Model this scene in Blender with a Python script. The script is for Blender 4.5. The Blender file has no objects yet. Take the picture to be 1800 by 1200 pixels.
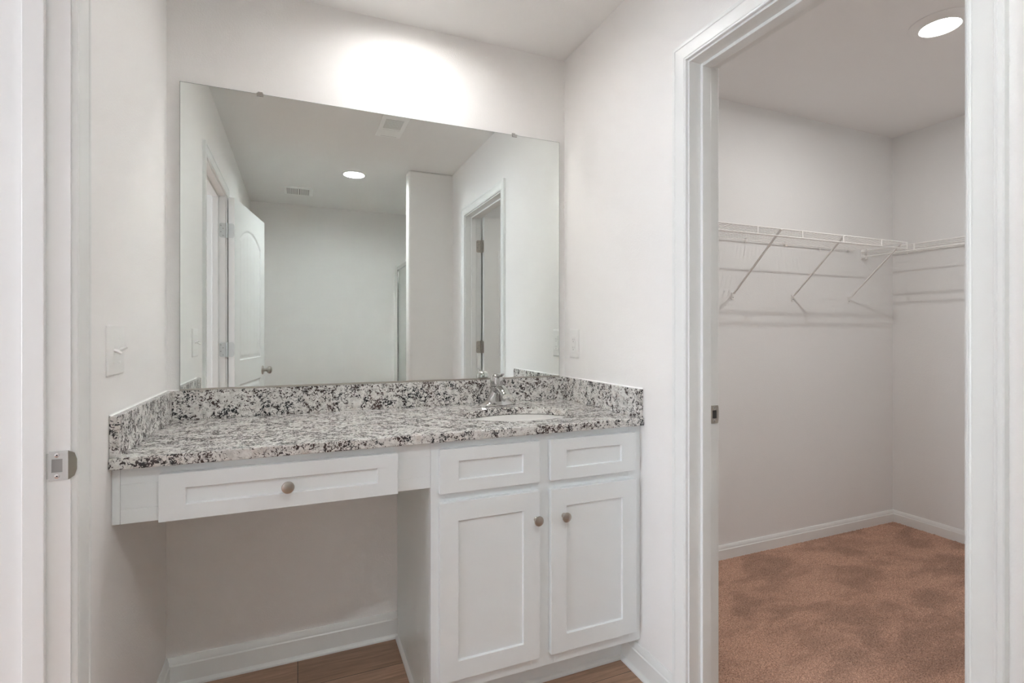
import bpy, bmesh, math, random
from mathutils import Vector, Matrix
random.seed(7)
sc = bpy.context.scene
COL = sc.collection
PI = math.pi

# ------------------------------------------------------------------ camera
cam_d = bpy.data.cameras.new('camera'); cam = bpy.data.objects.new('camera', cam_d); COL.objects.link(cam)
cam.location = (0.0, -2.06, 1.2037)
cam.rotation_euler = (math.radians(90), 0, -0.396)
cam_d.sensor_width = 36.0; cam_d.lens = 36.0*900.763/1800.0
cam_d.shift_y = -(600-584.82)/1800.0
cam_d.clip_start = 0.01; cam_d.clip_end = 100
sc.camera = cam

# ------------------------------------------------------------------ world, exposure, light levels
w = bpy.data.worlds.new('world'); sc.world = w; w.use_nodes = True
w.node_tree.nodes['Background'].inputs[0].default_value = (0.75, 0.85, 1.0, 1)
w.node_tree.nodes['Background'].inputs[1].default_value = 0.8
sc.view_settings.view_transform = 'Standard'; sc.view_settings.look = 'None'
sc.view_settings.exposure = 3.0; sc.view_settings.gamma = 1.0
sc.view_settings.use_curve_mapping = False
sc.cycles.max_bounces = 16; sc.cycles.diffuse_bounces = 9; sc.cycles.glossy_bounces = 6
sc.cycles.transmission_bounces = 8; sc.cycles.blur_glossy = 0.0; sc.cycles.sample_clamp_indirect = 40.0
LIGHT_VANITY = 12.0
LIGHT_ROOM = 33.0
LIGHT_CLOSET = 19.0
DAYLIGHT = 7.0
# daylight entering the bedroom through its window (bedroom lies beyond the left doorway)
sun_d = bpy.data.lights.new('window_daylight', 'AREA'); sun_d.shape = 'RECTANGLE'
sun_d.size = 1.5; sun_d.size_y = 1.4; sun_d.energy = DAYLIGHT; sun_d.color = (0.86, 0.94, 1.0)
sun_o = bpy.data.objects.new('window_daylight', sun_d); COL.objects.link(sun_o)
sun_o.location = (-3.75, -1.5, 1.5); sun_o.rotation_euler = (0, math.radians(-90), 0)

# ------------------------------------------------------------------ dimensions
XL, XR = -0.4121, 1.1208       # side walls of the bathroom
WT = 0.1146                    # wall thickness
H = 2.44
YB = 0.0                       # mirror wall
YE = -3.35                     # far end wall
CX = XR + WT                   # closet starts here
CXR = 3.49; CYN = -1.595        # closet right wall, closet near wall
BX = XL - WT                   # bedroom starts here

# ------------------------------------------------------------------ materials
def newmat(name):
    m = bpy.data.materials.new(name); m.use_nodes = True
    nt = m.node_tree; b = nt.nodes['Principled BSDF']
    return m, nt, b
def simple(name, col, rough=0.5, metal=0.0, spec=0.5, coat=0.0):
    m, nt, b = newmat(name)
    b.inputs['Base Color'].default_value = (*col, 1); b.inputs['Roughness'].default_value = rough
    b.inputs['Metallic'].default_value = metal; b.inputs['Specular IOR Level'].default_value = spec
    b.inputs['Coat Weight'].default_value = coat
    return m
def N(nt, t, **kw):
    n = nt.nodes.new(t)
    for k, v in kw.items(): setattr(n, k, v)
    return n
def coords(nt, scale=(1, 1, 1)):
    tc = N(nt, 'ShaderNodeNewGeometry'); mp = N(nt, 'ShaderNodeMapping')
    nt.links.new(tc.outputs['Position'], mp.inputs[0]); mp.inputs['Scale'].default_value = scale
    return mp.outputs[0]
def noise(nt, vec, scale, detail=2, rough=0.5, dist=0.0):
    n = N(nt, 'ShaderNodeTexNoise'); nt.links.new(vec, n.inputs['Vector'])
    n.inputs['Scale'].default_value = scale; n.inputs['Detail'].default_value = detail
    n.inputs['Roughness'].default_value = rough; n.inputs['Distortion'].default_value = dist
    return n.outputs['Fac']
def ramp(nt, fac, stops, interp='LINEAR'):
    r = N(nt, 'ShaderNodeValToRGB'); nt.links.new(fac, r.inputs[0]); e = r.color_ramp.elements
    r.color_ramp.interpolation = interp
    while len(e) < len(stops): e.new(0.5)
    for i, (p, c) in enumerate(stops):
        e[i].position = p; e[i].color = (*c, 1) if len(c) == 3 else c
    return r.outputs[0]
def mix(nt, fac, a, b, mode='MIX'):
    n = N(nt, 'ShaderNodeMix', data_type='RGBA', blend_type=mode)
    for sock, v in ((n.inputs[0], fac), (n.inputs[6], a), (n.inputs[7], b)):
        if isinstance(v, bpy.types.NodeSocket): nt.links.new(v, sock)
        elif isinstance(v, (int, float)): sock.default_value = v
        else: sock.default_value = (*v, 1)
    return n.outputs[2]
def bump(nt, b, height, strength, dist=0.001):
    n = N(nt, 'ShaderNodeBump'); n.inputs['Strength'].default_value = strength
    n.inputs['Distance'].default_value = dist
    nt.links.new(height, n.inputs['Height']); nt.links.new(n.outputs[0], b.inputs['Normal'])

def paint(name, col, rough=0.6, peel=0.25):
    m, nt, b = newmat(name); v = coords(nt)
    b.inputs['Base Color'].default_value = (*col, 1); b.inputs['Roughness'].default_value = rough
    b.inputs['Specular IOR Level'].default_value = 0.25
    h = ramp(nt, noise(nt, v, 170, 2, 0.5), [(0.42, (0, 0, 0)), (0.62, (1, 1, 1))])
    bump(nt, b, h, peel, 0.0006)
    return m
M_WALL = paint('wall_paint', (0.855, 0.843, 0.832))
M_CEIL = paint('ceiling_paint', (0.85, 0.843, 0.834), 0.8, 0.2)
M_CWALL = paint('closet_wall_paint', (0.815, 0.815, 0.807))
M_TRIM = simple('trim_enamel', (0.80, 0.81, 0.80), 0.32)
M_CAB = simple('cabinet_white_lacquer', (0.82, 0.85, 0.86), 0.33)
M_CABSIDE = simple('cabinet_side_laminate', (0.80, 0.86, 0.85), 0.30)
M_PLASTIC = simple('white_plastic', (0.84, 0.835, 0.82), 0.3)
M_VENT = simple('vent_white', (0.92, 0.92, 0.91), 0.35)
M_DARK = simple('dark_gap', (0.03, 0.03, 0.03), 0.6)
M_NICKEL = simple('satin_nickel', (0.50, 0.47, 0.43), 0.28, 1.0)
M_STEELPLATE = simple('brushed_plate', (0.57, 0.60, 0.59), 0.42, 0.9)
M_CHROME = simple('chrome', (0.60, 0.60, 0.59), 0.07, 1.0)
M_PORC = simple('porcelain', (0.86, 0.85, 0.83), 0.12, coat=0.5)
M_WIRE = simple('vinyl_coated_wire', (0.83, 0.82, 0.80), 0.4)
M_GREY = simple('slot_shadow_screw_grey', (0.33, 0.33, 0.32), 0.6)  # grey painted as shade in slots and gaps; also plain screw heads
M_FIBER = simple('fibreglass', (0.80, 0.80, 0.78), 0.22)
M_MIRROR = simple('mirror_silver', (0.855, 0.892, 0.875), 0.0, 1.0)
M_MEDGE = simple('mirror_edge', (0.16, 0.20, 0.18), 0.15)

m, nt, b = newmat('shower_glass'); M_GLASS = m
b.inputs['Base Color'].default_value = (0.93, 0.96, 0.94, 1); b.inputs['Roughness'].default_value = 0.0
b.inputs['Transmission Weight'].default_value = 1.0; b.inputs['IOR'].default_value = 1.45

def emis(name, strength, col=(0.99, 0.985, 0.975)):
    m, nt, b = newmat(name)
    b.inputs['Base Color'].default_value = (0.8, 0.8, 0.8, 1)
    b.inputs['Emission Color'].default_value = (*col, 1); b.inputs['Emission Strength'].default_value = strength
    return m
M_LED_V = emis('vanity_light_lens', LIGHT_VANITY)
M_LED_R = emis('room_light_lens', LIGHT_ROOM, (0.93, 0.985, 1.0))
M_LED_C = emis('closet_light_lens', LIGHT_CLOSET*0.34, (1.0, 0.985, 0.97))
M_LED_CC = emis('closet_light_core', LIGHT_CLOSET*10.5, (1.0, 0.985, 0.97))

# granite: pale field, grey clouds, black and brown flecks gathered in drifts
m, nt, b = newmat('granite'); M_GRAN = m; v = coords(nt)
cloud = noise(nt, v, 9, 3, 0.6, 0.6)
field = ramp(nt, noise(nt, v, 55, 4, 0.65), [(0.30, (0.46, 0.45, 0.43)), (0.46, (0.635, 0.62, 0.595)), (0.60, (0.76, 0.745, 0.72))])
pink = ramp(nt, noise(nt, v, 26, 3, 0.6), [(0.55, (0, 0, 0)), (0.75, (1, 1, 1))])
c1 = mix(nt, pink, field, (0.58, 0.52, 0.48))
fl = noise(nt, v, 140, 4, 0.6, 1.1)
drift = ramp(nt, noise(nt, v, 24, 3, 0.6, 1.2), [(0.36, (0, 0, 0)), (0.62, (1, 1, 1))])
n_add = N(nt, 'ShaderNodeMath', operation='MULTIPLY_ADD'); nt.links.new(drift, n_add.inputs[0])
n_add.inputs[1].default_value = 0.17; nt.links.new(fl, n_add.inputs[2])
dark = ramp(nt, n_add.outputs[0], [(0.630, (0, 0, 0)), (0.665, (1, 1, 1))])
mid = ramp(nt, n_add.outputs[0], [(0.600, (0, 0, 0)), (0.640, (1, 1, 1))])
dcol = ramp(nt, noise(nt, v, 18, 2, 0.5), [(0.42, (0.022, 0.024, 0.026)), (0.62, (0.075, 0.05, 0.045))])
c2 = mix(nt, mid, c1, (0.30, 0.29, 0.28)); c3 = mix(nt, dark, c2, dcol)
nt.links.new(c3, b.inputs['Base Color']); b.inputs['Roughness'].default_value = 0.12
b.inputs['Specular IOR Level'].default_value = 0.5

# vinyl wood plank, boards along x
m, nt, b = newmat('plank_floor'); M_PLANK = m; v = coords(nt)
br = N(nt, 'ShaderNodeTexBrick'); nt.links.new(v, br.inputs['Vector'])
br.inputs['Scale'].default_value = 1.0; br.inputs['Brick Width'].default_value = 1.22; br.inputs['Row Height'].default_value = 0.18
br.inputs['Mortar Size'].default_value = 0.0012; br.offset = 0.37
br.inputs['Color1'].default_value = (0.33, 0.20, 0.132, 1); br.inputs['Color2'].default_value = (0.45, 0.28, 0.19, 1)
br.inputs['Mortar'].default_value = (0.05, 0.032, 0.024, 1)
g = noise(nt, coords(nt, (1.6, 26, 1)), 3.0, 6, 0.65, 0.6)
gr = ramp(nt, g, [(0.3, (0.62, 0.62, 0.62)), (0.7, (1.18, 1.18, 1.18))])
g2 = ramp(nt, noise(nt, coords(nt, (3, 140, 1)), 3.0, 3, 0.6), [(0.35, (0.88, 0.88, 0.88)), (0.65, (1.08, 1.08, 1.08))])
nt.links.new(mix(nt, 1.0, mix(nt, 1.0, br.outputs['Color'], gr, 'MULTIPLY'), g2, 'MULTIPLY'), b.inputs['Base Color'])
b.inputs['Roughness'].default_value = 0.42; bump(nt, b, g, 0.15, 0.0008)

# cut-pile carpet
m, nt, b = newmat('carpet_pile'); M_CARPET = m; v = coords(nt)
fine = noise(nt, v, 210, 3, 0.7)
tone = ramp(nt, fine, [(0.30, (0.16, 0.082, 0.054)), (0.50, (0.46, 0.272, 0.196)), (0.68, (0.69, 0.45, 0.335))])
lay_shade = ramp(nt, noise(nt, coords(nt, (1.0, 1.9, 1)), 3.4, 3, 0.6, 0.35), [(0.36, (0.84, 0.84, 0.84)), (0.47, (0.98, 0.98, 0.98)), (0.52, (1.12, 1.12, 1.12)), (0.66, (1.25, 1.25, 1.25))])  # pile-direction shading put into the colour as soft random patches
nt.links.new(mix(nt, 1.0, tone, lay_shade, 'MULTIPLY'), b.inputs['Base Color'])
b.inputs['Roughness'].default_value = 0.95; b.inputs['Specular IOR Level'].default_value = 0.05
b.inputs['Sheen Weight'].default_value = 0.15
bump(nt, b, fine, 0.6, 0.004)

# ------------------------------------------------------------------ mesh helpers
class MB:
    def __init__(s): s.v = []; s.f = []
    def box(s, x0, x1, y0, y1, z0, z1):
        if x0 > x1: x0, x1 = x1, x0
        if y0 > y1: y0, y1 = y1, y0
        if z0 > z1: z0, z1 = z1, z0
        n = len(s.v)
        s.v += [(x0,y0,z0),(x1,y0,z0),(x1,y1,z0),(x0,y1,z0),(x0,y0,z1),(x1,y0,z1),(x1,y1,z1),(x0,y1,z1)]
        s.f += [tuple(n+i for i in q) for q in ((0,3,2,1),(4,5,6,7),(0,1,5,4),(1,2,6,5),(2,3,7,6),(3,0,4,7))]
        return s
    def prism(s, pts, a0, a1, axis='z'):
        """polygon pts (2d) extruded along axis from a0 to a1"""
        n = len(s.v); k = len(pts)
        def P(p, a):
            return (p[0], p[1], a) if axis == 'z' else ((p[0], a, p[1]) if axis == 'y' else (a, p[0], p[1]))
        s.v += [P(p, a0) for p in pts] + [P(p, a1) for p in pts]
        s.f += [tuple(n+i for i in range(k))[::-1], tuple(n+k+i for i in range(k))]
        s.f += [(n+i, n+(i+1) % k, n+k+(i+1) % k, n+k+i) for i in range(k)]
        return s
    def lathe(s, prof, origin, axis, seg=32):
        """prof [(r, h)] revolved round axis through origin"""
        ax = Vector(axis).normalized(); t = ax.orthogonal().normalized(); u = ax.cross(t); o = Vector(origin)
        n = len(s.v)
        for r, h in prof:
            for i in range(seg):
                a = 2*PI*i/seg
                s.v.append(tuple(o + ax*h + (t*math.cos(a) + u*math.sin(a))*max(r, 1e-5)))
        for j in range(len(prof)-1):
            for i in range(seg):
                a = n+j*seg+i; b2 = n+j*seg+(i+1) % seg
                s.f.append((a, b2, b2+seg, a+seg))
        s.f.append(tuple(n+i for i in range(seg))[::-1])
        s.f.append(tuple(n+(len(prof)-1)*seg+i for i in range(seg)))
        return s
    def tube(s, pts, r, seg=8, squash=None):
        """round tube through pts; r may be a list"""
        P = [Vector(p) for p in pts]; n = len(s.v); up0 = None
        for i, p in enumerate(P):
            d = (P[min(i+1, len(P)-1)] - P[max(i-1, 0)]).normalized()
            if up0 is None: up0 = d.orthogonal().normalized() if abs(d.z) > 0.9 else Vector((0, 0, 1))
            sd = d.cross(up0).normalized(); up = sd.cross(d).normalized(); up0 = up
            rr = r[i] if isinstance(r, (list, tuple)) else r
            ra, rb = rr if isinstance(rr, (list, tuple)) else (rr, rr)
            for k in range(seg):
                a = 2*PI*k/seg
                s.v.append(tuple(p + sd*math.cos(a)*ra + up*math.sin(a)*rb))
        for j in range(len(P)-1):
            for k in range(seg):
                a = n+j*seg+k; b2 = n+j*seg+(k+1) % seg
                s.f.append((a, b2, b2+seg, a+seg))
        s.f.append(tuple(n+i for i in range(seg))[::-1]); s.f.append(tuple(n+(len(P)-1)*seg+i for i in range(seg)))
        return s
    def bar(s, p0, p1, wdt, thk, nrm):
        """flat bar p0-p1, width across, thickness along nrm"""
        p0, p1, nrm = Vector(p0), Vector(p1), Vector(nrm)
        d = (p1-p0).normalized(); sd = d.cross(nrm).normalized()*wdt/2; up = sd.cross(d).normalized()*thk/2
        n = len(s.v)
        for p in (p0, p1):
            for q in (sd+up, -sd+up, -sd-up, sd-up): s.v.append(tuple(p+q))
        s.f += [(n,n+1,n+2,n+3)[::-1], (n+4,n+5,n+6,n+7)] + [(n+i, n+(i+1) % 4, n+4+(i+1) % 4, n+4+i) for i in range(4)]
        return s
    def sweep(s, rows, close=True):
        """rows: list of cross sections, each a closed list of 3d points"""
        n = len(s.v); k = len(rows[0])
        for r in rows: s.v += [tuple(p) for p in r]
        for j in range(len(rows)-1):
            for i in range(k):
                a = n+j*k+i; b2 = n+j*k+(i+1) % k
                s.f.append((a, b2, b2+k, a+k))
        s.f.append(tuple(n+i for i in range(k))[::-1]); s.f.append(tuple(n+(len(rows)-1)*k+i for i in range(k)))
        return s
    def build(s, name, mat, parent=None, smooth=None, bevel=0.0, seg=2, origin=None, **props):
        me = bpy.data.meshes.new(name)
        o3 = Vector(origin) if origin is not None else Vector((0, 0, 0))
        me.from_pydata([tuple(Vector(p)-o3) for p in s.v], [], s.f); me.validate()
        bm = bmesh.new(); bm.from_mesh(me); bmesh.ops.recalc_face_normals(bm, faces=bm.faces)
        bm.to_mesh(me); bm.free()
        for mm in (mat if isinstance(mat, (list, tuple)) else [mat]): me.materials.append(mm)
        o = bpy.data.objects.new(name, me); COL.objects.link(o)
        if origin is not None: o.location = o3
        if bevel > 0:
            md = o.modifiers.new('bevel', 'BEVEL'); md.width = bevel; md.segments = seg
            md.limit_method = 'ANGLE'; md.angle_limit = math.radians(40); md.harden_normals = False
        if smooth is not None:
            me.shade_smooth() if hasattr(me, 'shade_smooth') else None
            me.set_sharp_from_angle(angle=math.radians(smooth))
        if parent is not None:
            o.parent = parent
            if origin is None and parent.type == 'EMPTY' or parent.location.length > 0:
                o.matrix_parent_inverse = Matrix.Translation(-world_loc(parent))
        for k2, v2 in props.items(): o[k2] = v2
        return o
def world_loc(o):
    p = o; t = Vector((0, 0, 0))
    while p is not None: t += p.location if p.parent is None or p.matrix_parent_inverse == Matrix.Identity(4) else Vector((0, 0, 0)); p = p.parent
    return t
def empty(name, loc=(0, 0, 0), **props):
    o = bpy.data.objects.new(name, None); COL.objects.link(o); o.location = loc
    o.empty_display_size = 0.05
    for k, v in props.items(): o[k] = v
    return o
def rrect(x0, x1, z0, z1, r, seg=5):
    out = []
    for cx, cz, a0 in ((x1-r, z1-r, 0), (x0+r, z1-r, 90), (x0+r, z0+r, 180), (x1-r, z0+r, 270)):
        for i in range(seg+1):
            a = math.radians(a0 + 90*i/seg); out.append((cx + r*math.cos(a), cz + r*math.sin(a)))
    return out
S = dict(kind='structure')

# ------------------------------------------------------------------ room shell
# door openings: inner jamb faces
LY0, LY1, LZ = -0.797, -1.562, 2.045     # left doorway to the bedroom
RY0, RY1, RZ = -0.806, -1.517, 2.045     # right doorway to the closet
JT = 0.018                               # jamb board thickness
SHX0, SHX1, SHY = 0.96, 1.84, -1.97      # shower alcove

MB().box(BX-0.0, XR+0.2, YE-0.1, 0.1, -0.1, 0.0).build('floor', M_PLANK, **S)
ceil = MB().box(BX-3.0, CXR+0.1, YE-0.1, 0.6, H, H+0.1).build('ceiling', M_CEIL, **S)
LAMPS = ((0.40, -0.32), (0.405, -2.12), (2.365, -0.832))
for lx, ly in LAMPS:                       # cans cut into the ceiling for the recessed lights
    cut = MB().lathe([(0.0775, -0.05), (0.0775, 0.030)], (lx, ly, H), (0, 0, 1), 64).build('cutter', M_CEIL)
    md = ceil.modifiers.new('can', 'BOOLEAN'); md.operation = 'DIFFERENCE'; md.object = cut; md.solver = 'EXACT'
    dg_ = bpy.context.evaluated_depsgraph_get(); me_ = bpy.data.meshes.new_from_object(ceil.evaluated_get(dg_))
    ceil.modifiers.clear(); ceil.data = me_; bpy.data.objects.remove(cut)
MB().box(XL-WT, CX, YB, YB+0.1, 0, H).build('wall_back', M_WALL, **S)
MB().box(BX, XL, LY0+JT, 0.0, 0, H).box(BX, XL, LY1-JT, LY0+JT, LZ+JT, H).box(BX, XL, YE, LY1-JT, 0, H).build('wall_left', M_WALL, **S)
MB().box(XR, CX, RY0+JT, 0.0, 0, H).box(XR, CX, RY1-JT, RY0+JT, RZ+JT, H).box(XR, CX, -1.854, RY1-JT, 0, H).build('wall_right', M_WALL, **S)
MB().box(0.7766, CX, SHY, -1.854, 0, H).build('wall_partition', M_WALL, bevel=0.016, seg=4, **S)
MB().box(BX, SHX1+0.1, YE-0.1, YE, 0, H).build('wall_end', M_WALL, **S)
MB().box(SHX1, SHX1+0.1, YE, SHY, 0, H).box(CX, SHX1, SHY, -1.91, 0, H).build('wall_shower', M_WALL, **S)
# closet
MB().box(CX, CXR+0.1, 0.012, 0.11, 0, H).build('wall_closet_back', M_CWALL, **S)
MB().box(CXR, CXR+0.1, CYN-0.05, 0.012, 0, H).build('wall_closet_right', M_CWALL, **S)
MB().box(CX, CXR, CYN-0.05, CYN, 0, H).build('wall_closet_front', M_CWALL, **S)
# bedroom beyond the left doorway
MB().box(BX-3.1, BX-3.0, YE, 0.6, 0, 0.8).box(BX-3.1, BX-3.0, YE, 0.6, 2.2, H).box(BX-3.1, BX-3.0, YE, -2.25, 0.8, 2.2).box(BX-3.1, BX-3.0, -0.75, 0.6, 0.8, 2.2).build('wall_bedroom_left', M_WALL, **S)
MB().box(BX-3.1, BX, 0.5, 0.6, 0, H).build('wall_bedroom_back', M_WALL, **S)
MB().box(BX-0.1, BX, 0.0, 0.5, 0, H).build('wall_bedroom_corner', M_WALL, **S)
MB().box(BX-3.1, BX, YE-0.1, YE, 0, H).build('wall_bedroom_end', M_WALL, **S)
MB().box(BX-3.1, BX, YE-0.1, 0.6, -0.1, 0.0).build('floor_bedroom', M_CARPET, **S)
wn = MB()
for y0, y1, z0, z1 in ((-2.25, -2.2, 0.8, 2.2), (-0.8, -0.75, 0.8, 2.2), (-2.2, -0.8, 0.8, 0.85), (-2.2, -0.8, 2.15, 2.2), (-2.2, -0.8, 1.48, 1.52)):
    wn.box(BX-3.08, BX-3.02, y0, y1, z0, z1)
wn.build('window_1', M_TRIM, **S)

# closet carpet with real pile relief
def carpet():
    import numpy as np
    x0, x1, y0, y1, st = CX-0.06, CXR, CYN, 0.012, 0.0045
    nx, ny = int((x1-x0)/st), int((y1-y0)/st)
    rng = np.random.default_rng(3)
    X, Y = np.meshgrid(np.linspace(x0, x1, nx+1), np.linspace(y0, y1, ny+1))
    Z = 0.010 + rng.normal(0, 0.0014, X.shape)
    edge = (X < x0+0.002) | (Y < y0+0.002); Z[edge] = 0.008
    co = np.stack([X + rng.normal(0, 0.0006, X.shape), Y, Z], -1).reshape(-1, 3).astype('float32')
    i = np.arange((nx+1)*(ny+1)).reshape(ny+1, nx+1)
    q = np.stack([i[:-1, :-1], i[:-1, 1:], i[1:, 1:], i[1:, :-1]], -1).reshape(-1, 4).astype('int32')
    me = bpy.data.meshes.new('floor_closet')
    me.vertices.add(len(co)); me.vertices.foreach_set('co', co.ravel())
    me.loops.add(q.size); me.loops.foreach_set('vertex_index', q.ravel())
    me.polygons.add(len(q)); me.polygons.foreach_set('loop_start', np.arange(0, q.size, 4, dtype='int32'))
    me.update(calc_edges=True); me.materials.append(M_CARPET)
    o = bpy.data.objects.new('floor_closet', me); COL.objects.link(o); o['kind'] = 'structure'
carpet()
MB().box(CX-0.06, CXR+0.1, CYN-0.1, 0.1, -0.1, 0.0).build('floor_closet_base', M_CARPET, **S)

# ------------------------------------------------------------------ baseboards
def base_prof(h, t=0.013):
    return [(0, 0), (t, 0), (t, h*0.72), (t-0.003, h*0.76), (t-0.0035, h*0.84), (t-0.006, h*0.90), (t-0.008, h*0.98), (t-0.0095, h), (0, h)]
def base_run(mb, p0, p1, nrm, h, z0=0.0, shoe=False):
    """p0,p1 on the wall line; nrm points into the room"""
    p0, p1, n = Vector((*p0, z0)), Vector((*p1, z0)), Vector((*nrm, 0))
    for prof in [base_prof(h)] + ([[(0.0125, 0), (0.024, 0), (0.0235, 0.006), (0.020, 0.011), (0.0125, 0.015)]] if shoe else []):
        mb.sweep([[p + n*t + Vector((0, 0, z)) for t, z in prof] for p in (p0, p1)])
    return mb
BH = 0.098
mb = MB(); base_run(mb, (XL, 0), (0.367, 0), (0, -1), BH, shoe=True); mb.build('baseboard_back', M_TRIM, smooth=30, **S)
mb = MB(); base_run(mb, (XL, 0), (XL, LY0+0.062), (1, 0), BH, shoe=True); base_run(mb, (XL, LY1-0.062), (XL, YE), (1, 0), BH, shoe=True); mb.build('baseboard_left', M_TRIM, smooth=30, **S)
mb = MB(); base_run(mb, (XR, -0.46), (XR, RY0+0.065), (-1, 0), BH, shoe=True); base_run(mb, (XR, RY1-0.066), (XR, -1.854), (-1, 0), BH, shoe=True); mb.build('baseboard_right', M_TRIM, smooth=30, **S)
mb = MB(); base_run(mb, (XL, YE), (0.93, YE), (0, 1), BH, shoe=True); base_run(mb, (0.79, -1.854), (XR, -1.854), (0, 1), BH, shoe=True); mb.build('baseboard_end', M_TRIM, smooth=30, **S)
mb = MB(); base_run(mb, (CX, 0.012), (CXR, 0.012), (0, -1), 0.083); mb.build('baseboard_closet_back', M_TRIM, smooth=30, **S)
mb = MB(); base_run(mb, (CXR, 0.012), (CXR, CYN), (-1, 0), 0.083); mb.build('baseboard_closet_right', M_TRIM, smooth=30, **S)
mb = MB(); base_run(mb, (2.1, CYN), (CXR, CYN), (0, 1), 0.083); base_run(mb, (CX, 0.012), (CX, RY0+0.065), (1, 0), 0.083); mb.build('baseboard_closet_front', M_TRIM, smooth=30, **S)

# ------------------------------------------------------------------ doorways
CAS = [(0.0, 0.0), (0.0, 0.008), (0.0012, 0.0100), (0.0040, 0.0105), (0.0052, 0.0085), (0.0075, 0.0080), (0.0095, 0.0100), (0.0125, 0.0108),
       (0.022, 0.0112), (0.034, 0.0128), (0.042, 0.0148), (0.0435, 0.0168), (0.0465, 0.0172), (0.0480, 0.0150), (0.0500, 0.0155), (0.0550, 0.0155), (0.0570, 0.0135), (0.0570, 0.0)]
def casing(mb, x, d, y0, y1, zt):
    """casing on wall face x (facing d), opening y0 > y1, reveal .006"""
    y0, y1, zt = y0+0.006, y1-0.006, zt+0.006
    rows = []
    rows.append([Vector((x+d*t, y0+wd, 0)) for wd, t in CAS]); rows.append([Vector((x+d*t, y0+wd, zt+wd)) for wd, t in CAS])
    rows.append([Vector((x+d*t, y1-wd, zt+wd)) for wd, t in CAS]); rows.append([Vector((x+d*t, y1-wd, 0)) for wd, t in CAS])
    mb.sweep(rows)
def doorway(n, xa, xb, y0, y1, zt, stop_x0, stop_x1):
    e = empty('door_%d' % n, (xa, (y0+y1)/2, 0), **S)
    MB().box(xa, xb, y0, y0+JT, 0, zt+JT).box(xa, xb, y1-JT, y1, 0, zt+JT).box(xa, xb, y1, y0, zt, zt+JT).build('jamb', M_TRIM, e)
    MB().box(stop_x0, stop_x1, y0-0.010, y0, 0, zt).box(stop_x0, stop_x1, y1, y1+0.010, 0, zt).box(stop_x0, stop_x1, y1+0.010, y0-0.010, zt-0.010, zt).build('door_stop', M_TRIM, e, bevel=0.0015)
    for x, d in ((xa, -1), (xb, 1)):
        mb = MB(); casing(mb, x, d, y0, y1, zt); mb.build('casing', M_TRIM, e, smooth=25)
    return e
d1 = doorway(1, BX, XL, LY0, LY1, LZ, XL-0.037-0.034, XL-0.037)
d2 = doorway(2, XR, CX, RY0, RY1, RZ, CX-0.037-0.034, CX-0.037)

def leaf_face(wd, ht):
    """height of the moulded door face at (u,v): two panels, the upper one arched, planked"""
    pan = [(0.115, wd-0.115, 0.24, 0.86, 0.0), (0.115, wd-0.115, 1.015, 1.80, 0.085)]
    def f(u, v):
        for a, b2, c, d, arch in pan:
            cx = (a+b2)/2; hw = (b2-a)/2
            top = d + arch*(1-((u-cx)/hw)**2) if arch else d
            q = min(u-a, b2-u, v-c, (top-v)*0.93)
            if q > 0:
                if q < 0.006: return -0.0075*q/0.006
                if q < 0.016: return -0.0075
                if q < 0.034: return -0.0075 + 0.005*(q-0.016)/0.018
                g = abs(((u-cx)/0.085+50.5) % 1.0 - 0.5)*0.085
                return -0.0025 - (0.0025 if g < 0.0035 else 0)
        return 0.0
    return f
def door_leaf(name, wd, ht, pin, ang, parent, hz):
    """leaf hinged at pin, closed leaf runs toward +y, thickness on the -x side"""
    t = 0.035; x1 = -0.006; x0 = x1-t; y0 = 0.003; z0 = 0.012
    e = MB(); f = leaf_face(wd, ht); nu, nv = 150, 330
    for side in (0, 1):
        n = len(e.v)
        for j in range(nv+1):
            for i in range(nu+1):
                u = wd*i/nu; v2 = ht*j/nv; hgt = f(u, v2) if 0 < i < nu and 0 < j < nv else 0
                e.v.append(((x1+hgt) if side else (x0-hgt), y0+u, z0+v2))
        for j in range(nv):
            for i in range(nu):
                a = n+j*(nu+1)+i; q = (a, a+1, a+nu+2, a+nu+1)
                e.f.append(q if side else q[::-1])
    n = len(e.v); zz = z0+ht; y1 = y0+wd
    e.v += [(x0,y0,z0),(x1,y0,z0),(x1,y1,z0),(x0,y1,z0),(x0,y0,zz),(x1,y0,zz),(x1,y1,zz),(x0,y1,zz)]
    e.f += [(n,n+3,n+2,n+1),(n+4,n+5,n+6,n+7),(n,n+1,n+5,n+4),(n+2,n+3,n+7,n+6)]
    me = bpy.data.meshes.new(name); me.from_pydata(e.v, [], e.f); me.materials.append(M_TRIM)
    leaf = bpy.data.objects.new(name, me); COL.objects.link(leaf); leaf.parent = parent
    me.shade_smooth(); me.set_sharp_from_angle(angle=math.radians(30))
    leaf.matrix_parent_inverse = Matrix.Translation(-parent.location)
    leaf.location = pin; leaf.rotation_euler = (0, 0, ang)
    def sub(mb, nm, mat, **k):
        o = mb.build(nm, mat, **k); o.parent = leaf; return o
    zk = 0.925; yk = y0+wd-0.062
    for d, xf in ((-1, x0), (1, x1)):
        sub(MB().lathe([(0.033, 0), (0.033, 0.003), (0.030, 0.007), (0.016, 0.009), (0.012, 0.013), (0.0115, 0.027), (0.016, 0.033), (0.024, 0.039),
                        (0.0275, 0.047), (0.0275, 0.053), (0.024, 0.060), (0.015, 0.065), (0.001, 0.067)], (xf, yk, zk), (d, 0, 0), 28), 'door_knob', M_NICKEL, smooth=40)
    sub(MB().box(x0+0.006, x1-0.006, y0+wd-0.0005, y0+wd+0.001, zk-0.028, zk+0.028), 'latch_plate', M_NICKEL)
    for z in hz:
        sub(hinge_plate(x0+0.002, x1, y0-0.0016, y0+0.0002, z), 'hinge_leaf', M_STEELPLATE if parent is d1 else M_NICKEL)
    return leaf
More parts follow.
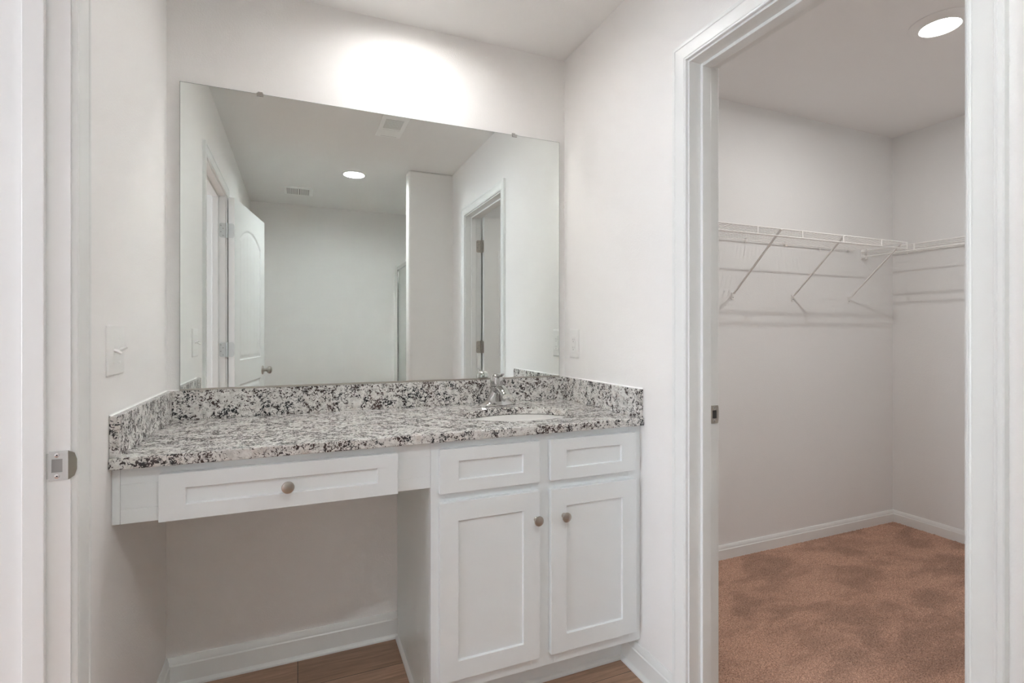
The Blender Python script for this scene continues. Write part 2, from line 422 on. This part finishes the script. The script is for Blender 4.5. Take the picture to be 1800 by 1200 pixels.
def hinge_plate(xa, xb, ya, yb, z, hh=0.0445):
    """plate in the xz plane, rounded at the xa side"""
    r = 0.012; pts = []
    sgn = 1 if xb > xa else -1
    for cz, a0 in ((z+hh-r, 90), (z-hh+r, 180)):
        for i in range(6):
            a = math.radians(a0 + 90*i/5); pts.append((xa + sgn*(r + r*math.cos(a)), cz + r*math.sin(a)))
    pts += [(xb, z-hh), (xb, z+hh)]
    return MB().prism(pts, ya, yb, 'y')
def jamb_hinges(parent, x_edge, y_face, pin, zs, mat, tone):
    for z in zs:
        mb = hinge_plate(x_edge-0.033, x_edge+0.002, y_face-0.0002, y_face+0.0014, z)
        h = mb.build('hinge', mat, parent, label=tone)
        k = MB()
        for i in range(5):
            z0 = z-0.0445+i*0.0178
            k.lathe([(0.0066, z0+0.0004), (0.0066, z0+0.0174)], (pin[0], pin[1], 0), (0, 0, 1), 14)
        k.lathe([(0.003, z-0.0495), (0.0066, z-0.0475), (0.0066, z-0.0445)], (pin[0], pin[1], 0), (0, 0, 1), 14)
        k.lathe([(0.0066, z+0.0445), (0.0066, z+0.0475), (0.003, z+0.0495)], (pin[0], pin[1], 0), (0, 0, 1), 14)
        ko = k.build('hinge_knuckle', mat, smooth=40); ko.parent = h; ko.matrix_parent_inverse = Matrix.Translation(-parent.location) if False else Matrix.Identity(4)
        s = MB()
        for dx, dz in ((-0.024, 0.030), (-0.012, 0.012), (-0.024, -0.010), (-0.012, -0.032)):
            s.lathe([(0.0038, 0), (0.0038, 0.0006), (0.0015, 0.0008)], (x_edge+dx, y_face+0.0014, z+dz), (0, 1, 0), 12)
        so = s.build('screw_heads', M_GREY); so.parent = h
ZH = (0.25, 1.10, 1.835)
pinL = (XL+0.010, LY1-0.001); pinR = (CX+0.010, RY1-0.001)
jamb_hinges(d1, XL, LY1, pinL, ZH, M_STEELPLATE, 'silver grey door hinge with rounded corners')
jamb_hinges(d2, CX, RY1, pinR, ZH, M_NICKEL, 'satin nickel door hinge with rounded corners')
l1 = door_leaf('door_leaf', 0.757, 2.030, (pinL[0], pinL[1], 0), math.radians(-170.4), d1, ZH)
l2 = door_leaf('door_leaf', 0.705, 2.030, (pinR[0], pinR[1], 0), math.radians(-91), d2, ZH)

def strike(parent, x_in, x_edge, y, zc, lip, mat, hole_mat):
    """strike plate on a jamb face at y (face looks toward -y); x_in inner edge, x_edge toward the lip"""
    s = 1 if x_edge > x_in else -1; hh = 0.0285
    xi, xe = min(x_in, x_edge), max(x_in, x_edge)
    w0, w1 = x_in+s*0.008, x_in+s*0.025; hz0, hz1 = zc-0.013, zc+0.013
    mb = MB(); ya, yb = y-0.0016, y+0.0002
    # plate built round its latch opening
    mb.box(x_in, x_in+s*0.004, ya, yb, zc-hh+0.004, zc+hh-0.004).box(x_in+s*0.004, w0, ya, yb, zc-hh, zc+hh)
    mb.box(w1, x_edge, ya, yb, zc-hh, zc+hh).box(w0, w1, ya, yb, hz1, zc+hh).box(w0, w1, ya, yb, zc-hh, hz0)
    p = mb.build('strike_plate', mat, parent, label='metal strike plate let into the door jamb')
    k = MB(); k.prism([(x_edge, zc-hh), (x_edge+s*lip*0.7, zc-hh+0.006), (x_edge+s*lip, zc-0.010), (x_edge+s*lip, zc+0.010), (x_edge+s*lip*0.7, zc+hh-0.006), (x_edge, zc+hh)], ya+0.0002, ya+0.0018, 'y')
    k.v = [(x, yy + max(0, s*(x-x_edge))*0.45, z) for x, yy, z in k.v]
    k.build('strike_lip', M_NICKEL).parent = p
    MB().box(w0, w1, y-0.0004, y+0.0004, hz0, hz1).build('latch_recess', hole_mat).parent = p
    for dz in (0.0205, -0.0205):
        sc_ = MB().lathe([(0.0042, 0), (0.0042, 0.0006), (0.0020, 0.0009)], (x_in+s*0.0165, ya, zc+dz), (0, -1, 0), 16); sc_.build('screw', M_CHROME).parent = p
        MB().box(x_in+s*0.0165-0.0012, x_in+s*0.0165+0.0012, ya-0.0012, ya-0.0006, zc+dz-0.0012, zc+dz+0.0012).build('screw_slot', M_DARK).parent = p
strike(d1, -0.4488, -0.4150, LY0, 0.945, 0.012, M_STEELPLATE, M_GREY)
strike(d2, CX-0.0315, CX-0.001, RY0, 0.945, 0.008, M_NICKEL, M_DARK)

# ------------------------------------------------------------------ countertop with undermount cut-out
CT, CBZ, CF = 0.9070, 0.8795, -0.583
SX, SY, SA, SB = 0.752, -0.330, 0.208, 0.152
top = empty('vanity_countertop', (XL, CF, CBZ), label='speckled grey and white granite countertop with backsplash along the mirror wall', category='countertop')
mb = MB(); NSEG = 96; x0, x1, y0, y1 = XL+0.0004, XR-0.0004, CF, -0.0004
angs = [2*PI*i/NSEG for i in range(NSEG)]
for cx_, cy_ in ((x0, y0), (x1, y0), (x1, y1), (x0, y1)):
    a = math.atan2(cy_-SY, cx_-SX) % (2*PI); k = min(range(NSEG), key=lambda i: abs(angs[i]-a)); angs[k] = a
def rect_hit(a):
    dx, dy = math.cos(a), math.sin(a); t = 1e9
    if dx > 1e-9: t = min(t, (x1-SX)/dx)
    if dx < -1e-9: t = min(t, (x0-SX)/dx)
    if dy > 1e-9: t = min(t, (y1-SY)/dy)
    if dy < -1e-9: t = min(t, (y0-SY)/dy)
    return SX+dx*t, SY+dy*t
def ell(a, ga=0.0):
    c, s_ = math.cos(a), math.sin(a); r = 1/math.sqrt((c/(SA+ga))**2+(s_/(SB+ga))**2)
    return SX+r*c, SY+r*s_
rings = [[(*ell(a), CBZ) for a in angs], [(*ell(a), CT-0.003) for a in angs], [(*ell(a, 0.0008), CT-0.001) for a in angs], [(*ell(a, 0.003), CT) for a in angs],
         [(*rect_hit(a), CT) for a in angs], [(*rect_hit(a), CBZ) for a in angs]]
n = 0
for r in rings: mb.v += r
for j in range(len(rings)):
    for i in range(NSEG):
        a = j*NSEG+i; b2 = j*NSEG+(i+1) % NSEG; jn = ((j+1) % len(rings))*NSEG
        mb.f.append((a, b2, jn+(i+1) % NSEG, jn+i))
slab = mb.build('worktop', M_GRAN, top, bevel=0.003, seg=3)
slab.modifiers['bevel'].angle_limit = math.radians(60)
SZ = 1.0060
MB().box(XL+0.0205, XR-0.0205, -0.0200, -0.0004, CT+0.0002, SZ).build('backsplash', M_GRAN, top, bevel=0.0015)
MB().box(XL+0.0004, XL+0.0203, -0.576, -0.0004, CT+0.0002, SZ).build('side_splash', M_GRAN, top, bevel=0.0015)
MB().box(XR-0.0203, XR-0.0004, -0.576, -0.0004, CT+0.0002, SZ).build('side_splash', M_GRAN, top, bevel=0.0015)
# white caulk bead on top of the splash
ck = MB(); r = 0.004
for p, q, nn in (((XL, -0.001), (XR, -0.001), (0, -1)), ((XL+0.001, -0.576), (XL+0.001, 0), (1, 0)), ((XR-0.001, -0.576), (XR-0.001, 0), (-1, 0))):
    p, q, nn = Vector((*p, SZ)), Vector((*q, SZ)), Vector((*nn, 0))
    ck.sweep([[pp, pp+nn*r, pp+nn*r*0.4+Vector((0, 0, r*0.4)), pp+Vector((0, 0, r))] for pp in (p, q)])
ck.build('caulk_bead', M_PLASTIC, top)

# sink bowl
mb = MB(); prof = [(1.06, 1.08, 0.0), (1.0, 1.0, -0.001), (0.985, 0.98, -0.03), (0.95, 0.94, -0.07), (0.86, 0.84, -0.105), (0.66, 0.64, -0.128), (0.35, 0.34, -0.138), (0.12, 0.14, -0.141)]
prof2 = [(a+0.05, b2+0.06, c-0.010) for a, b2, c in prof[::-1]]
allp = prof + [(0.12, 0.14, -0.151)] + prof2[1:]
for a, b2, c in allp:
    for i in range(64):
        t = 2*PI*i/64; mb.v.append((SX+(SA+0.006)*a*math.cos(t), SY+(SB+0.006)*b2*math.sin(t), CBZ-0.001+c))
for j in range(len(allp)):
    jn = (j+1) % len(allp)
    for i in range(64): mb.f.append((j*64+i, j*64+(i+1) % 64, jn*64+(i+1) % 64, jn*64+i))
sink = mb.build('sink', M_PORC, smooth=60, label='white oval undermount basin set in the granite countertop', category='sink')
dr = MB().lathe([(0.006, -0.004), (0.023, -0.003), (0.025, 0.0), (0.020, 0.0015), (0.001, 0.003)], (SX, SY, CBZ-0.140), (0, 0, 1), 28).build('drain', M_CHROME, smooth=40); dr.parent = sink

# faucet: centerset, single body with arched spout and lever
FX, FY = 0.752, -0.100
fa = empty('faucet', (FX, FY, CT), label='chrome single-handle faucet standing behind the oval sink', category='faucet')
mb = MB(); rows = []
for k, (z, sx, sy) in enumerate(((0.0004, 0.079, 0.027), (0.004, 0.080, 0.0275), (0.008, 0.077, 0.026), (0.013, 0.066, 0.0245), (0.020, 0.054, 0.0245), (0.030, 0.043, 0.0245), (0.042, 0.034, 0.025), (0.056, 0.029, 0.0255), (0.070, 0.0265, 0.026), (0.078, 0.0255, 0.0255))):
    q = [2*PI*i/48 for i in range(48)]
    rows.append([Vector((FX+sx*math.copysign(abs(math.cos(a))**0.85, math.cos(a)), FY+sy*math.sin(a), CT+z)) for a in q])
mb.sweep(rows); mb.build('faucet_body', M_CHROME, fa, smooth=50)
mb = MB(); P = []; R = []
for i in range(17):
    t = i/16
    P.append((FX, FY-0.002-0.112*t, CT+0.060+0.014*math.sin(PI*min(1, t*1.1))-0.012*t*t)); R.append((0.0245-0.0055*t, 0.0185-0.0065*t))
mb.tube(P, R, 24); mb.lathe([(0.0120, 0), (0.0130, 0.004), (0.0125, 0.014), (0.010, 0.018)], (FX, FY-0.104, CT+0.034), (0, 0, 1), 20)
mb.build('spout', M_CHROME, fa, smooth=60)
mb = MB().lathe([(0.0245, 0.0785), (0.0262, 0.081), (0.0268, 0.090), (0.0266, 0.108), (0.0245, 0.119), (0.0175, 0.127), (0.008, 0.130), (0.001, 0.1305)], (FX, FY, CT), (0, 0, 1), 36)
mb.tube([(FX, FY-0.004, CT+0.116), (FX, FY-0.022, CT+0.122), (FX+0.001, FY-0.040, CT+0.124), (FX+0.002, FY-0.056, CT+0.130), (FX+0.002, FY-0.064, CT+0.133)], [(0.014, 0.007), (0.011, 0.006), (0.0085, 0.005), (0.0085, 0.0045), (0.006, 0.003)], 16)
mb.build('lever_handle', M_CHROME, fa, smooth=60)
MB().tube([(FX, FY+0.026, CT+0.002), (FX, FY+0.026, CT+0.050)], 0.0022, 10).lathe([(0.003, 0), (0.0055, 0.003), (0.0055, 0.008), (0.001, 0.011)], (FX, FY+0.026, CT+0.048), (0, 0, 1), 16).build('lift_rod', M_CHROME, fa, smooth=40)

# ------------------------------------------------------------------ vanity cabinet
FR, DF = -0.558, -0.577        # face frame plane, door front plane
VX0, VX1 = 0.3655, XR-0.0006
def shaker(mb, x0, x1, z0, z1, rail_x, rail_z, yb=FR-0.0005, yf=DF, rec=0.008):
    """five-piece panel front"""
    def rect(a, b2, c, d, y): return [Vector((a, y, c)), Vector((b2, y, c)), Vector((b2, y, d)), Vector((a, y, d))]
    xi, xj, zi, zj = x0+rail_x, x1-rail_x, z0+rail_z, z1-rail_z
    mb.sweep([rect(x0, x1, z0, z1, yb), rect(x0, x1, z0, z1, yf), rect(xi, xj, zi, zj, yf), rect(xi+0.001, xj-0.001, zi+0.001, zj-0.001, yf+rec)])
    return mb
KNOB = [(0.0085, 0), (0.0085, 0.002), (0.0060, 0.004), (0.0055, 0.010), (0.0075, 0.014), (0.0135, 0.018), (0.0158, 0.0205), (0.0160, 0.0225), (0.0150, 0.0245), (0.011, 0.0262), (0.005, 0.0272), (0.001, 0.0275)]
def knob(x, z, parent):
    o = MB().lathe(KNOB, (x, DF, z), (0, -1, 0), 32).build('knob', M_NICKEL, smooth=35, label='satin nickel round knob'); o.parent = parent
    return o
van = empty('vanity_cabinet', (VX0, FR, 0), label='white shaker vanity base cabinet with two doors and two false drawers under the sink', category='cabinet')
TK = 0.118; TY = -0.462
# side panels with toe notch
for xa, xb, nm in ((VX0, VX0+0.016, 'side_panel'), (VX1-0.016, VX1, 'side_panel')):
    MB().prism([(-0.001, 0), (TY, 0), (TY, TK), (FR+0.019, TK), (FR+0.019, CBZ-0.001), (-0.001, CBZ-0.001)], xa, xb, 'x').build(nm, M_CABSIDE, van)
ff = MB(); yb_ = FR+0.019
for xa, xb, za, zb in ((VX0, VX0+0.042, TK, CBZ-0.0008), (VX1-0.050, VX1, TK, CBZ-0.0008), (0.695, 0.778, TK, CBZ-0.0008)):
    ff.box(xa, xb, FR, yb_, za, zb)
for xa, xb in ((VX0+0.042, 0.695), (0.778, VX1-0.050)):
    for za, zb in ((TK, TK+0.055), (0.675, 0.745), (0.840, CBZ-0.0008)): ff.box(xa, xb, FR+0.0003, yb_, za, zb)
ff.build('face_frame', M_CAB, van, bevel=0.0008)
MB().box(VX0+0.016, VX1-0.016, TY-0.001, TY+0.012, 0, TK).build('toe_kick', M_CAB, van)
MB().box(VX0+0.016, VX1-0.016, FR+0.02, -0.002, TK, TK+0.012).build('cabinet_floor', M_CABSIDE, van)
sh = MB(); pth = [(VX0-0.0002, -0.028), (VX0-0.0002, TY)]
sh.sweep([[Vector((px_-t, py_, z)) for t, z in ((0, 0), (0.011, 0), (0.0105, 0.006), (0.007, 0.012), (0, 0.016))] for px_, py_ in pth])
sh.build('shoe_moulding', M_TRIM, van)
sh = MB(); sh.sweep([[Vector((xx, TY-0.001-t, z)) for t, z in ((0, 0), (0.010, 0), (0.0095, 0.006), (0.006, 0.012), (0, 0.016))] for xx in (VX0, VX1-0.024)])
sh.build('shoe_moulding', M_TRIM, van)
for xa, xb in ((0.3885, 0.7175), (0.7558, 1.0885)):
    d = MB(); shaker(d, xa, xb, 0.7240, 0.8565, 0.0585, 0.0375); d.build('drawer_front', M_CAB, van, bevel=0.0012)
dA = MB(); shaker(dA, 0.3885, 0.7175, 0.1595, 0.6965, 0.0575, 0.0575); oA = dA.build('door', M_CAB, van, bevel=0.0012)
dB = MB(); shaker(dB, 0.7575, 1.0915, 0.1595, 0.6945, 0.0575, 0.0575); oB = dB.build('door', M_CAB, van, bevel=0.0012)
knob(0.7040, 0.6080, oA); knob(0.8040, 0.6065, oB)

# knee-space drawer unit
kd = empty('knee_drawer_unit', (XL, FR, 0.742), label='white apron with one wide shaker drawer over the open knee space', category='drawer')
AZ = 0.742; kx1 = VX0-0.0006
kf = MB(); kf.box(XL+0.018, kx1, FR, yb_, AZ, AZ+0.035).box(XL+0.018, kx1, FR, yb_, CBZ-0.042, CBZ-0.0008)
kf.box(XL+0.018, -0.30, FR, yb_, AZ+0.035, CBZ-0.042).box(0.252, kx1, FR, yb_, AZ+0.035, CBZ-0.042)
kf.build('face_frame', M_CAB, kd, bevel=0.0008)
MB().box(XL+0.0006, XL+0.0174, FR+0.001, yb_, AZ, CBZ-0.0008).build('filler_strip', M_CAB, kd, bevel=0.0008)
MB().box(XL+0.02, XL+0.035, yb_, -0.002, AZ+0.005, CBZ-0.002).box(kx1-0.015, kx1, yb_, -0.002, AZ+0.005, CBZ-0.002).box(XL+0.035, kx1-0.015, -0.02, -0.002, AZ+0.02, CBZ-0.002).build('support_rail', M_CABSIDE, kd)
dk = MB(); shaker(dk, -0.3135, 0.2655, 0.7415, 0.8580, 0.0570, 0.0375); odk = dk.build('drawer', M_CAB, kd, bevel=0.0012)
db = MB().box(-0.285, 0.237, FR+0.001, -0.06, 0.78, 0.785).box(-0.285, -0.273, FR+0.001, -0.06, 0.785, 0.845).box(0.225, 0.237, FR+0.001, -0.06, 0.785, 0.845).box(-0.273, 0.225, -0.072, -0.06, 0.785, 0.845)
db.build('drawer_box', M_CABSIDE).parent = odk
knob(-0.0235, 0.7995, odk)

# ------------------------------------------------------------------ mirror
MX0, MX1, MZ0, MZ1, MY = -0.3713, 1.0872, 1.0085, 2.0615, -0.012
mr = empty('mirror', (MX0, MY, MZ0), label='large frameless wall mirror above the granite backsplash', category='mirror')
MB().box(MX0, MX1, MY, MY+0.006, MZ0, MZ1).build('mirror_plate', M_MEDGE, mr)
MB().box(MX0+0.0012, MX1-0.0012, MY-0.0004, MY-0.0001, MZ0+0.0018, MZ1-0.0012).build('mirror_face', M_MIRROR, mr)
MB().box(MX0, MX1, MY-0.0028, 0.0, MZ0-0.0018, MZ0-0.0003).box(MX0, MX1, MY-0.0028, MY-0.0012, MZ0-0.0003, MZ0+0.004).build('bottom_channel', M_NICKEL, mr)
for x in (-0.1254, 0.8678):
    MB().box(x-0.011, x+0.011, MY-0.003, -0.0002, MZ1+0.0005, MZ1+0.0025).box(x-0.011, x+0.011, MY-0.0035, MY-0.0012, MZ1-0.009, MZ1+0.0025).box(x-0.008, x+0.008, -0.002, -0.0002, MZ1+0.0025, MZ1+0.012).build('mirror_clip', M_CHROME, mr, bevel=0.0008, label='small metal clip holding the top edge')

# ------------------------------------------------------------------ switch and outlet
def plate(mb, y0, y1, z0, z1, x, d, t=0.0055):
    r = rrect(min(y0, y1), max(y0, y1), z0, z1, 0.004)
    cy, cz = (y0+y1)/2, (z0+z1)/2
    def sc_(k): return [(cy+(a-cy)*k[0], cz+(b2-cz)*k[1]) for a, b2 in r]
    wy, wz = abs(y1-y0)/2, abs(z1-z0)/2
    rows = [[Vector((x+d*h, a, b2)) for a, b2 in sc_(((wy-i)/wy, (wz-i)/wz))] for h, i in ((0.0003, 0.0), (t*0.55, 0.0005), (t*0.85, 0.0022), (t, 0.005))]
    mb.sweep(rows); return mb
sw = empty('light_switch', (XL, -0.536, 1.161), label='white two-gang toggle switch plate on the left wall above the splash', category='light switch')
mb = MB(); plate(mb, -0.598, -0.474, 1.1005, 1.2225, XL, 1); mb.build('wall_plate', M_PLASTIC, sw, smooth=30)
for i, yy in enumerate((-0.559, -0.513)):
    MB().box(XL+0.0050, XL+0.0062, yy-0.006, yy+0.006, 1.1495, 1.1735).build('toggle_slot', M_PLASTIC, sw, bevel=0.0005)
    up = 1 if i else -1
    mb = MB(); mb.tube([(XL+0.004, yy, 1.1615), (XL+0.012, yy, 1.1615+0.002*up), (XL+0.021, yy, 1.1615+0.0075*up)], [(0.0047, 0.0055), (0.0043, 0.0047), (0.0036, 0.0036)], 4); mb.build('toggle', M_PLASTIC, sw, bevel=0.0008)
    for zz in (1.1615+0.030, 1.1615-0.030):
        MB().lathe([(0.0030, 0), (0.0030, 0.0008), (0.0012, 0.0012)], (XL+0.0054, yy, zz), (1, 0, 0), 12).build('screw', M_PLASTIC, sw)
ou = empty('wall_outlet', (XR, -0.094, 1.157), label='white power outlet with test buttons on the right wall beside the mirror', category='outlet')
mb = MB(); plate(mb, -0.133, -0.054, 1.0945, 1.2195, XR, -1); mb.build('wall_plate', M_PLASTIC, ou, smooth=30)
MB().box(XR-0.0052, XR-0.0078, -0.1105, -0.0770, 1.1235, 1.1905).build('receptacle_face', M_PLASTIC, ou, bevel=0.0012)
for zc in (1.1745, 1.1395):
    s = MB()
    s.box(XR-0.0077, XR-0.0081, -0.1010, -0.0995, zc-0.004, zc+0.005).box(XR-0.0077, XR-0.0081, -0.0885, -0.0870, zc-0.0035, zc+0.0045)
    s.lathe([(0.0024, 0), (0.0024, 0.0004)], (XR-0.0077, -0.0938, zc-0.009), (-1, 0, 0), 10)
    s.build('socket_slots', M_GREY, ou)
for zc in (1.1605, 1.1530):
    MB().box(XR-0.0077, XR-0.0092, -0.1020, -0.0855, zc-0.0026, zc+0.0026).build('test_button', M_PLASTIC, ou, bevel=0.0006)

# ------------------------------------------------------------------ recessed lights
def downlight(x, y, led, label, proud=False):
    e = empty('recessed_light', (x, y, H), label=label, category='ceiling light', group='recessed ceiling lights')
    ring = [(0.096, 0.0), (0.096, -0.0025), (0.090, -0.006), (0.081, -0.0095), (0.078, -0.0100), (0.076, -0.0090), (0.0745, 0.012), (0.0765, 0.012), (0.0770, 0.0)]
    if proud: ring = [(0.101, 0.0), (0.101, -0.0025), (0.090, -0.010), (0.072, -0.0185), (0.068, -0.0195), (0.0655, -0.0185), (0.0650, -0.0160), (0.0670, 0.0)]
    mb = MB(); seg = 64
    for r_, h_ in ring:
        for i in range(seg): mb.v.append((x+r_*math.cos(2*PI*i/seg), y+r_*math.sin(2*PI*i/seg), H+h_))
    for j in range(len(ring)-1):
        for i in range(seg): mb.f.append((j*seg+i, j*seg+(i+1) % seg, (j+1)*seg+(i+1) % seg, (j+1)*seg+i))
    mb.build('trim_ring', M_PLASTIC, e, smooth=30)
    MB().lathe([(0.0763, 0.0145), (0.0763, 0.0125)] if not proud else [(0.0652, -0.0150), (0.0652, -0.0168)], (x, y, H), (0, 0, 1), 64).build('light_lens', led, e)
    if proud: MB().lathe([(0.0200, -0.0168), (0.0200, -0.0174)], (x, y, H), (0, 0, 1), 48).build('light_core', M_LED_CC, e)
    return e
downlight(*LAMPS[0], M_LED_V, 'round white recessed ceiling light just in front of the mirror wall')
downlight(*LAMPS[1], M_LED_R, 'round recessed ceiling light in the bathroom seen in the mirror')
downlight(*LAMPS[2], M_LED_C, 'round recessed ceiling light glowing on the closet ceiling', True)

# ceiling vents (seen in the mirror)
cv = empty('ceiling_vent', (0.52, -1.07, H), label='white ceiling exhaust grille near the mirror top with one slatted half', category='vent')
MB().box(0.446, 0.598, -1.240, -0.905, H-0.008, H-0.0002).build('vent_frame', M_VENT, cv, bevel=0.004)
MB().box(0.470, 0.572, -1.095, -0.960, H-0.0086, H-0.0078).build('slot_backing', M_GREY, cv)
for i in range(9):
    yy = -1.088+i*0.0152; MB().box(0.470, 0.572, yy-0.004, yy+0.004, H-0.0105, H-0.0080).build('slat', M_PLASTIC, cv)
MB().box(0.472, 0.574, -1.215, -1.110, H-0.0100, H-0.0078).build('blank_cover', M_VENT, cv, bevel=0.001)
MB().box(0.474, 0.572, -1.219, -1.2155, H-0.0092, H-0.0078).build('cover_gap', M_GREY, cv)
rg = empty('air_register', (0.005, -2.79, H), label='white slatted air register on the ceiling by the far end wall', category='vent')
MB().box(-0.112, 0.122, -2.905, -2.665, H-0.012, H-0.0002).build('register_frame', M_VENT, rg, bevel=0.005)
MB().box(-0.086, 0.096, -2.880, -2.690, H-0.0128, H-0.0118).build('slot_backing', M_GREY, rg)
for k in range(2):
    for i in range(7):
        xx = -0.078+k*0.101+i*0.0115; MB().box(xx-0.003, xx+0.003, -2.880, -2.690, H-0.016, H-0.0125).build('slat', M_PLASTIC, rg)
MB().box(-0.0015+0.002, 0.0105, -2.880, -2.690, H-0.015, H-0.0125).build('centre_bar', M_PLASTIC, rg)

# ------------------------------------------------------------------ closet wire shelves
SHZ = 1.706
def shelf_parts(name, label, to_world, length, ties, clips, braces, brace_dir):
    """local: s along the wall, t out from the wall, z up"""
    W = to_world
    e = empty(name, W(0, 0, SHZ), label=label, category='closet shelf', group='white wire closet shelves')
    dk_ = MB(); k = int(length/0.0254)
    for i in range(k+1):
        s = length*i/k
        dk_.tube([W(s, 0.008, SHZ), W(s, 0.298, SHZ)], 0.0016, 5)
    dk_.build('wire_deck', M_WIRE, e)
    for t, z, r_ in ((0.012, SHZ-0.0035, 0.0030), (0.155, SHZ-0.0035, 0.0028), (0.298, SHZ-0.0030, 0.0034), (0.301, SHZ-0.038, 0.0034)):
        MB().tube([W(0, t, z), W(length, t, z)], r_, 8).build('rail', M_WIRE, e)
    for s in ties:
        a = W(s-0.0045, 0.2995, SHZ-0.038); b2 = W(s+0.0045, 0.3020, SHZ-0.002)
        MB().box(a[0], b2[0], a[1], b2[1], a[2], b2[2]).build('front_tie', M_WIRE, e)
    for s in clips:
        a = W(s-0.005, 0.0005, SHZ-0.016); b2 = W(s+0.005, 0.013, SHZ+0.010)
        MB().box(a[0], b2[0], a[1], b2[1], a[2], b2[2]).build('wall_clip', M_WIRE, e, bevel=0.002)
    for s in braces:
        p0 = Vector(W(s, 0.010, SHZ-0.293)); p1 = Vector(W(s, 0.296, SHZ-0.008))
        br_ = MB(); br_.bar(p0, p1, 0.0115, 0.0045, Vector(W(1, 0, 0))-Vector(W(0, 0, 0)) if False else Vector(W(0, 1, 0))-Vector(W(0, 0, 0)))
        br_.tube([W(s-0.006, 0.298, SHZ-0.006), W(s+0.006, 0.298, SHZ-0.006)], 0.0045, 8)
        o = br_.build('support_brace', M_WIRE, e)
        a = W(s-0.009, 0.0004, SHZ-0.325); b2 = W(s+0.009, 0.0035, SHZ-0.286)
        ft = MB().box(a[0], b2[0], a[1], b2[1], a[2], b2[2]).build('brace_foot', M_WIRE, bevel=0.0014); ft.parent = o
        c = W(s+0.001, 0.0036, SHZ-0.313); nd = Vector(W(0, 1, 0))-Vector(W(0, 0, 0))
        so = MB().lathe([(0.0032, 0), (0.0025, 0.0012)], c, nd, 10).build('foot_screw', M_GREY); so.parent = o
    return e
WB = 0.012
sA = shelf_parts('wire_shelf', 'white wire closet shelf along the closet back wall with three slanted braces',
    lambda s, t, z: (CX+0.006+s, WB-t, z), 3.110-CX-0.006,
    [1.39-CX, 1.69-CX, 1.9885-CX-0.006, 2.2868-CX-0.006, 2.5848-CX-0.006, 2.8879-CX-0.006, 3.106-CX-0.006],
    [x-CX-0.006 for x in (1.36, 1.65, 1.94, 2.234, 2.5295, 2.8069, 3.06)],
    [x-CX-0.006 for x in (1.69, 2.143, 2.592, 3.068)], 1)
sB = shelf_parts('wire_shelf', 'white wire closet shelf along the closet right wall, ending at a corner bracket',
    lambda s, t, z: (CXR-t, WB-0.006-s, z), 1.59,
    [0.285, 0.60, 0.90, 1.20, 1.50], [0.08, 0.38, 0.68, 0.98, 1.28, 1.55], [0.56, 1.05, 1.55], -1)
bx = CXR-0.300
MB().box(bx-0.012, bx+0.038, WB-0.0004, WB-0.004, SHZ-0.052, SHZ+0.012).box(bx-0.012, bx+0.006, WB-0.004, WB-0.022, SHZ-0.046, SHZ-0.030).box(bx-0.012, bx+0.006, WB-0.004, WB-0.022, SHZ-0.010, SHZ+0.006).box(bx+0.026, bx+0.038, WB-0.004, WB-0.016, SHZ-0.052, SHZ+0.012).build('end_bracket', M_WIRE, sB, bevel=0.0012)
o = MB().lathe([(0.0032, 0), (0.0025, 0.0012)], (bx+0.014, WB-0.004, SHZ+0.003), (0, -1, 0), 10).build('bracket_screw', M_GREY, sB)

# ------------------------------------------------------------------ shower beyond the partition (seen in the mirror)
SH = 1.885; GX = 0.962
ss = empty('shower_stall', (1.4, -2.66, 0), label='white fibreglass shower stall behind the short partition wall', category='shower')
MB().box(GX-0.03, SHX1-0.002, YE+0.002, SHY-0.002, 0, 0.035).box(GX-0.045, GX+0.045, YE+0.002, SHY-0.002, 0.035, 0.11).build('shower_pan', M_FIBER, ss, bevel=0.008)
MB().box(GX-0.038, SHX1-0.002, YE+0.0005, YE+0.012, 0.11, SH+0.02).box(SHX1-0.014, SHX1-0.002, YE+0.012, SHY-0.014, 0.11, SH+0.02).box(GX-0.03, SHX1-0.014, SHY-0.014, SHY-0.002, 0.11, SH+0.02).build('surround', M_FIBER, ss, bevel=0.004)
sd_ = empty('shower_door', (GX, -2.66, 0.11), label='chrome framed clear glass shower door with a bar handle', category='shower door')
fr = MB(); yA, yB2 = YE+0.013, SHY-0.015
fr.box(GX-0.012, GX+0.012, yA, yA+0.018, 0.112, SH).box(GX-0.012, GX+0.012, yB2-0.022, yB2, 0.112, SH).box(GX-0.014, GX+0.014, yA+0.018, yB2-0.022, SH-0.035, SH).box(GX-0.014, GX+0.014, yA+0.018, yB2-0.022, 0.112, 0.14)
fr.build('frame', M_CHROME, sd_, bevel=0.002)
MB().box(GX-0.003, GX+0.003, yA+0.018, -2.69, 0.14, SH-0.035).build('glass_panel', M_GLASS, sd_)
MB().box(GX-0.012, GX+0.012, -2.715, -2.690, 0.14, SH-0.035).build('centre_post', M_CHROME, sd_, bevel=0.002)
dg = MB().box(GX-0.010, GX-0.004, -2.670, yB2-0.040, 0.165, SH-0.06).build('door_glass', M_GLASS, sd_)
MB().box(GX-0.016, GX-0.002, -2.688, -2.670, 0.145, SH-0.038).box(GX-0.016, GX-0.002, yB2-0.040, yB2-0.024, 0.145, SH-0.038).box(GX-0.016, GX-0.002, -2.670, yB2-0.040, 0.145, 0.165).box(GX-0.016, GX-0.002, -2.670, yB2-0.040, SH-0.06, SH-0.038).build('door_frame', M_CHROME).parent = dg
MB().tube([(GX-0.014, -2.660, 0.90), (GX-0.045, -2.660, 0.91), (GX-0.045, -2.660, 1.11), (GX-0.014, -2.660, 1.12)], 0.006, 10).build('handle', M_CHROME, smooth=50).parent = dg
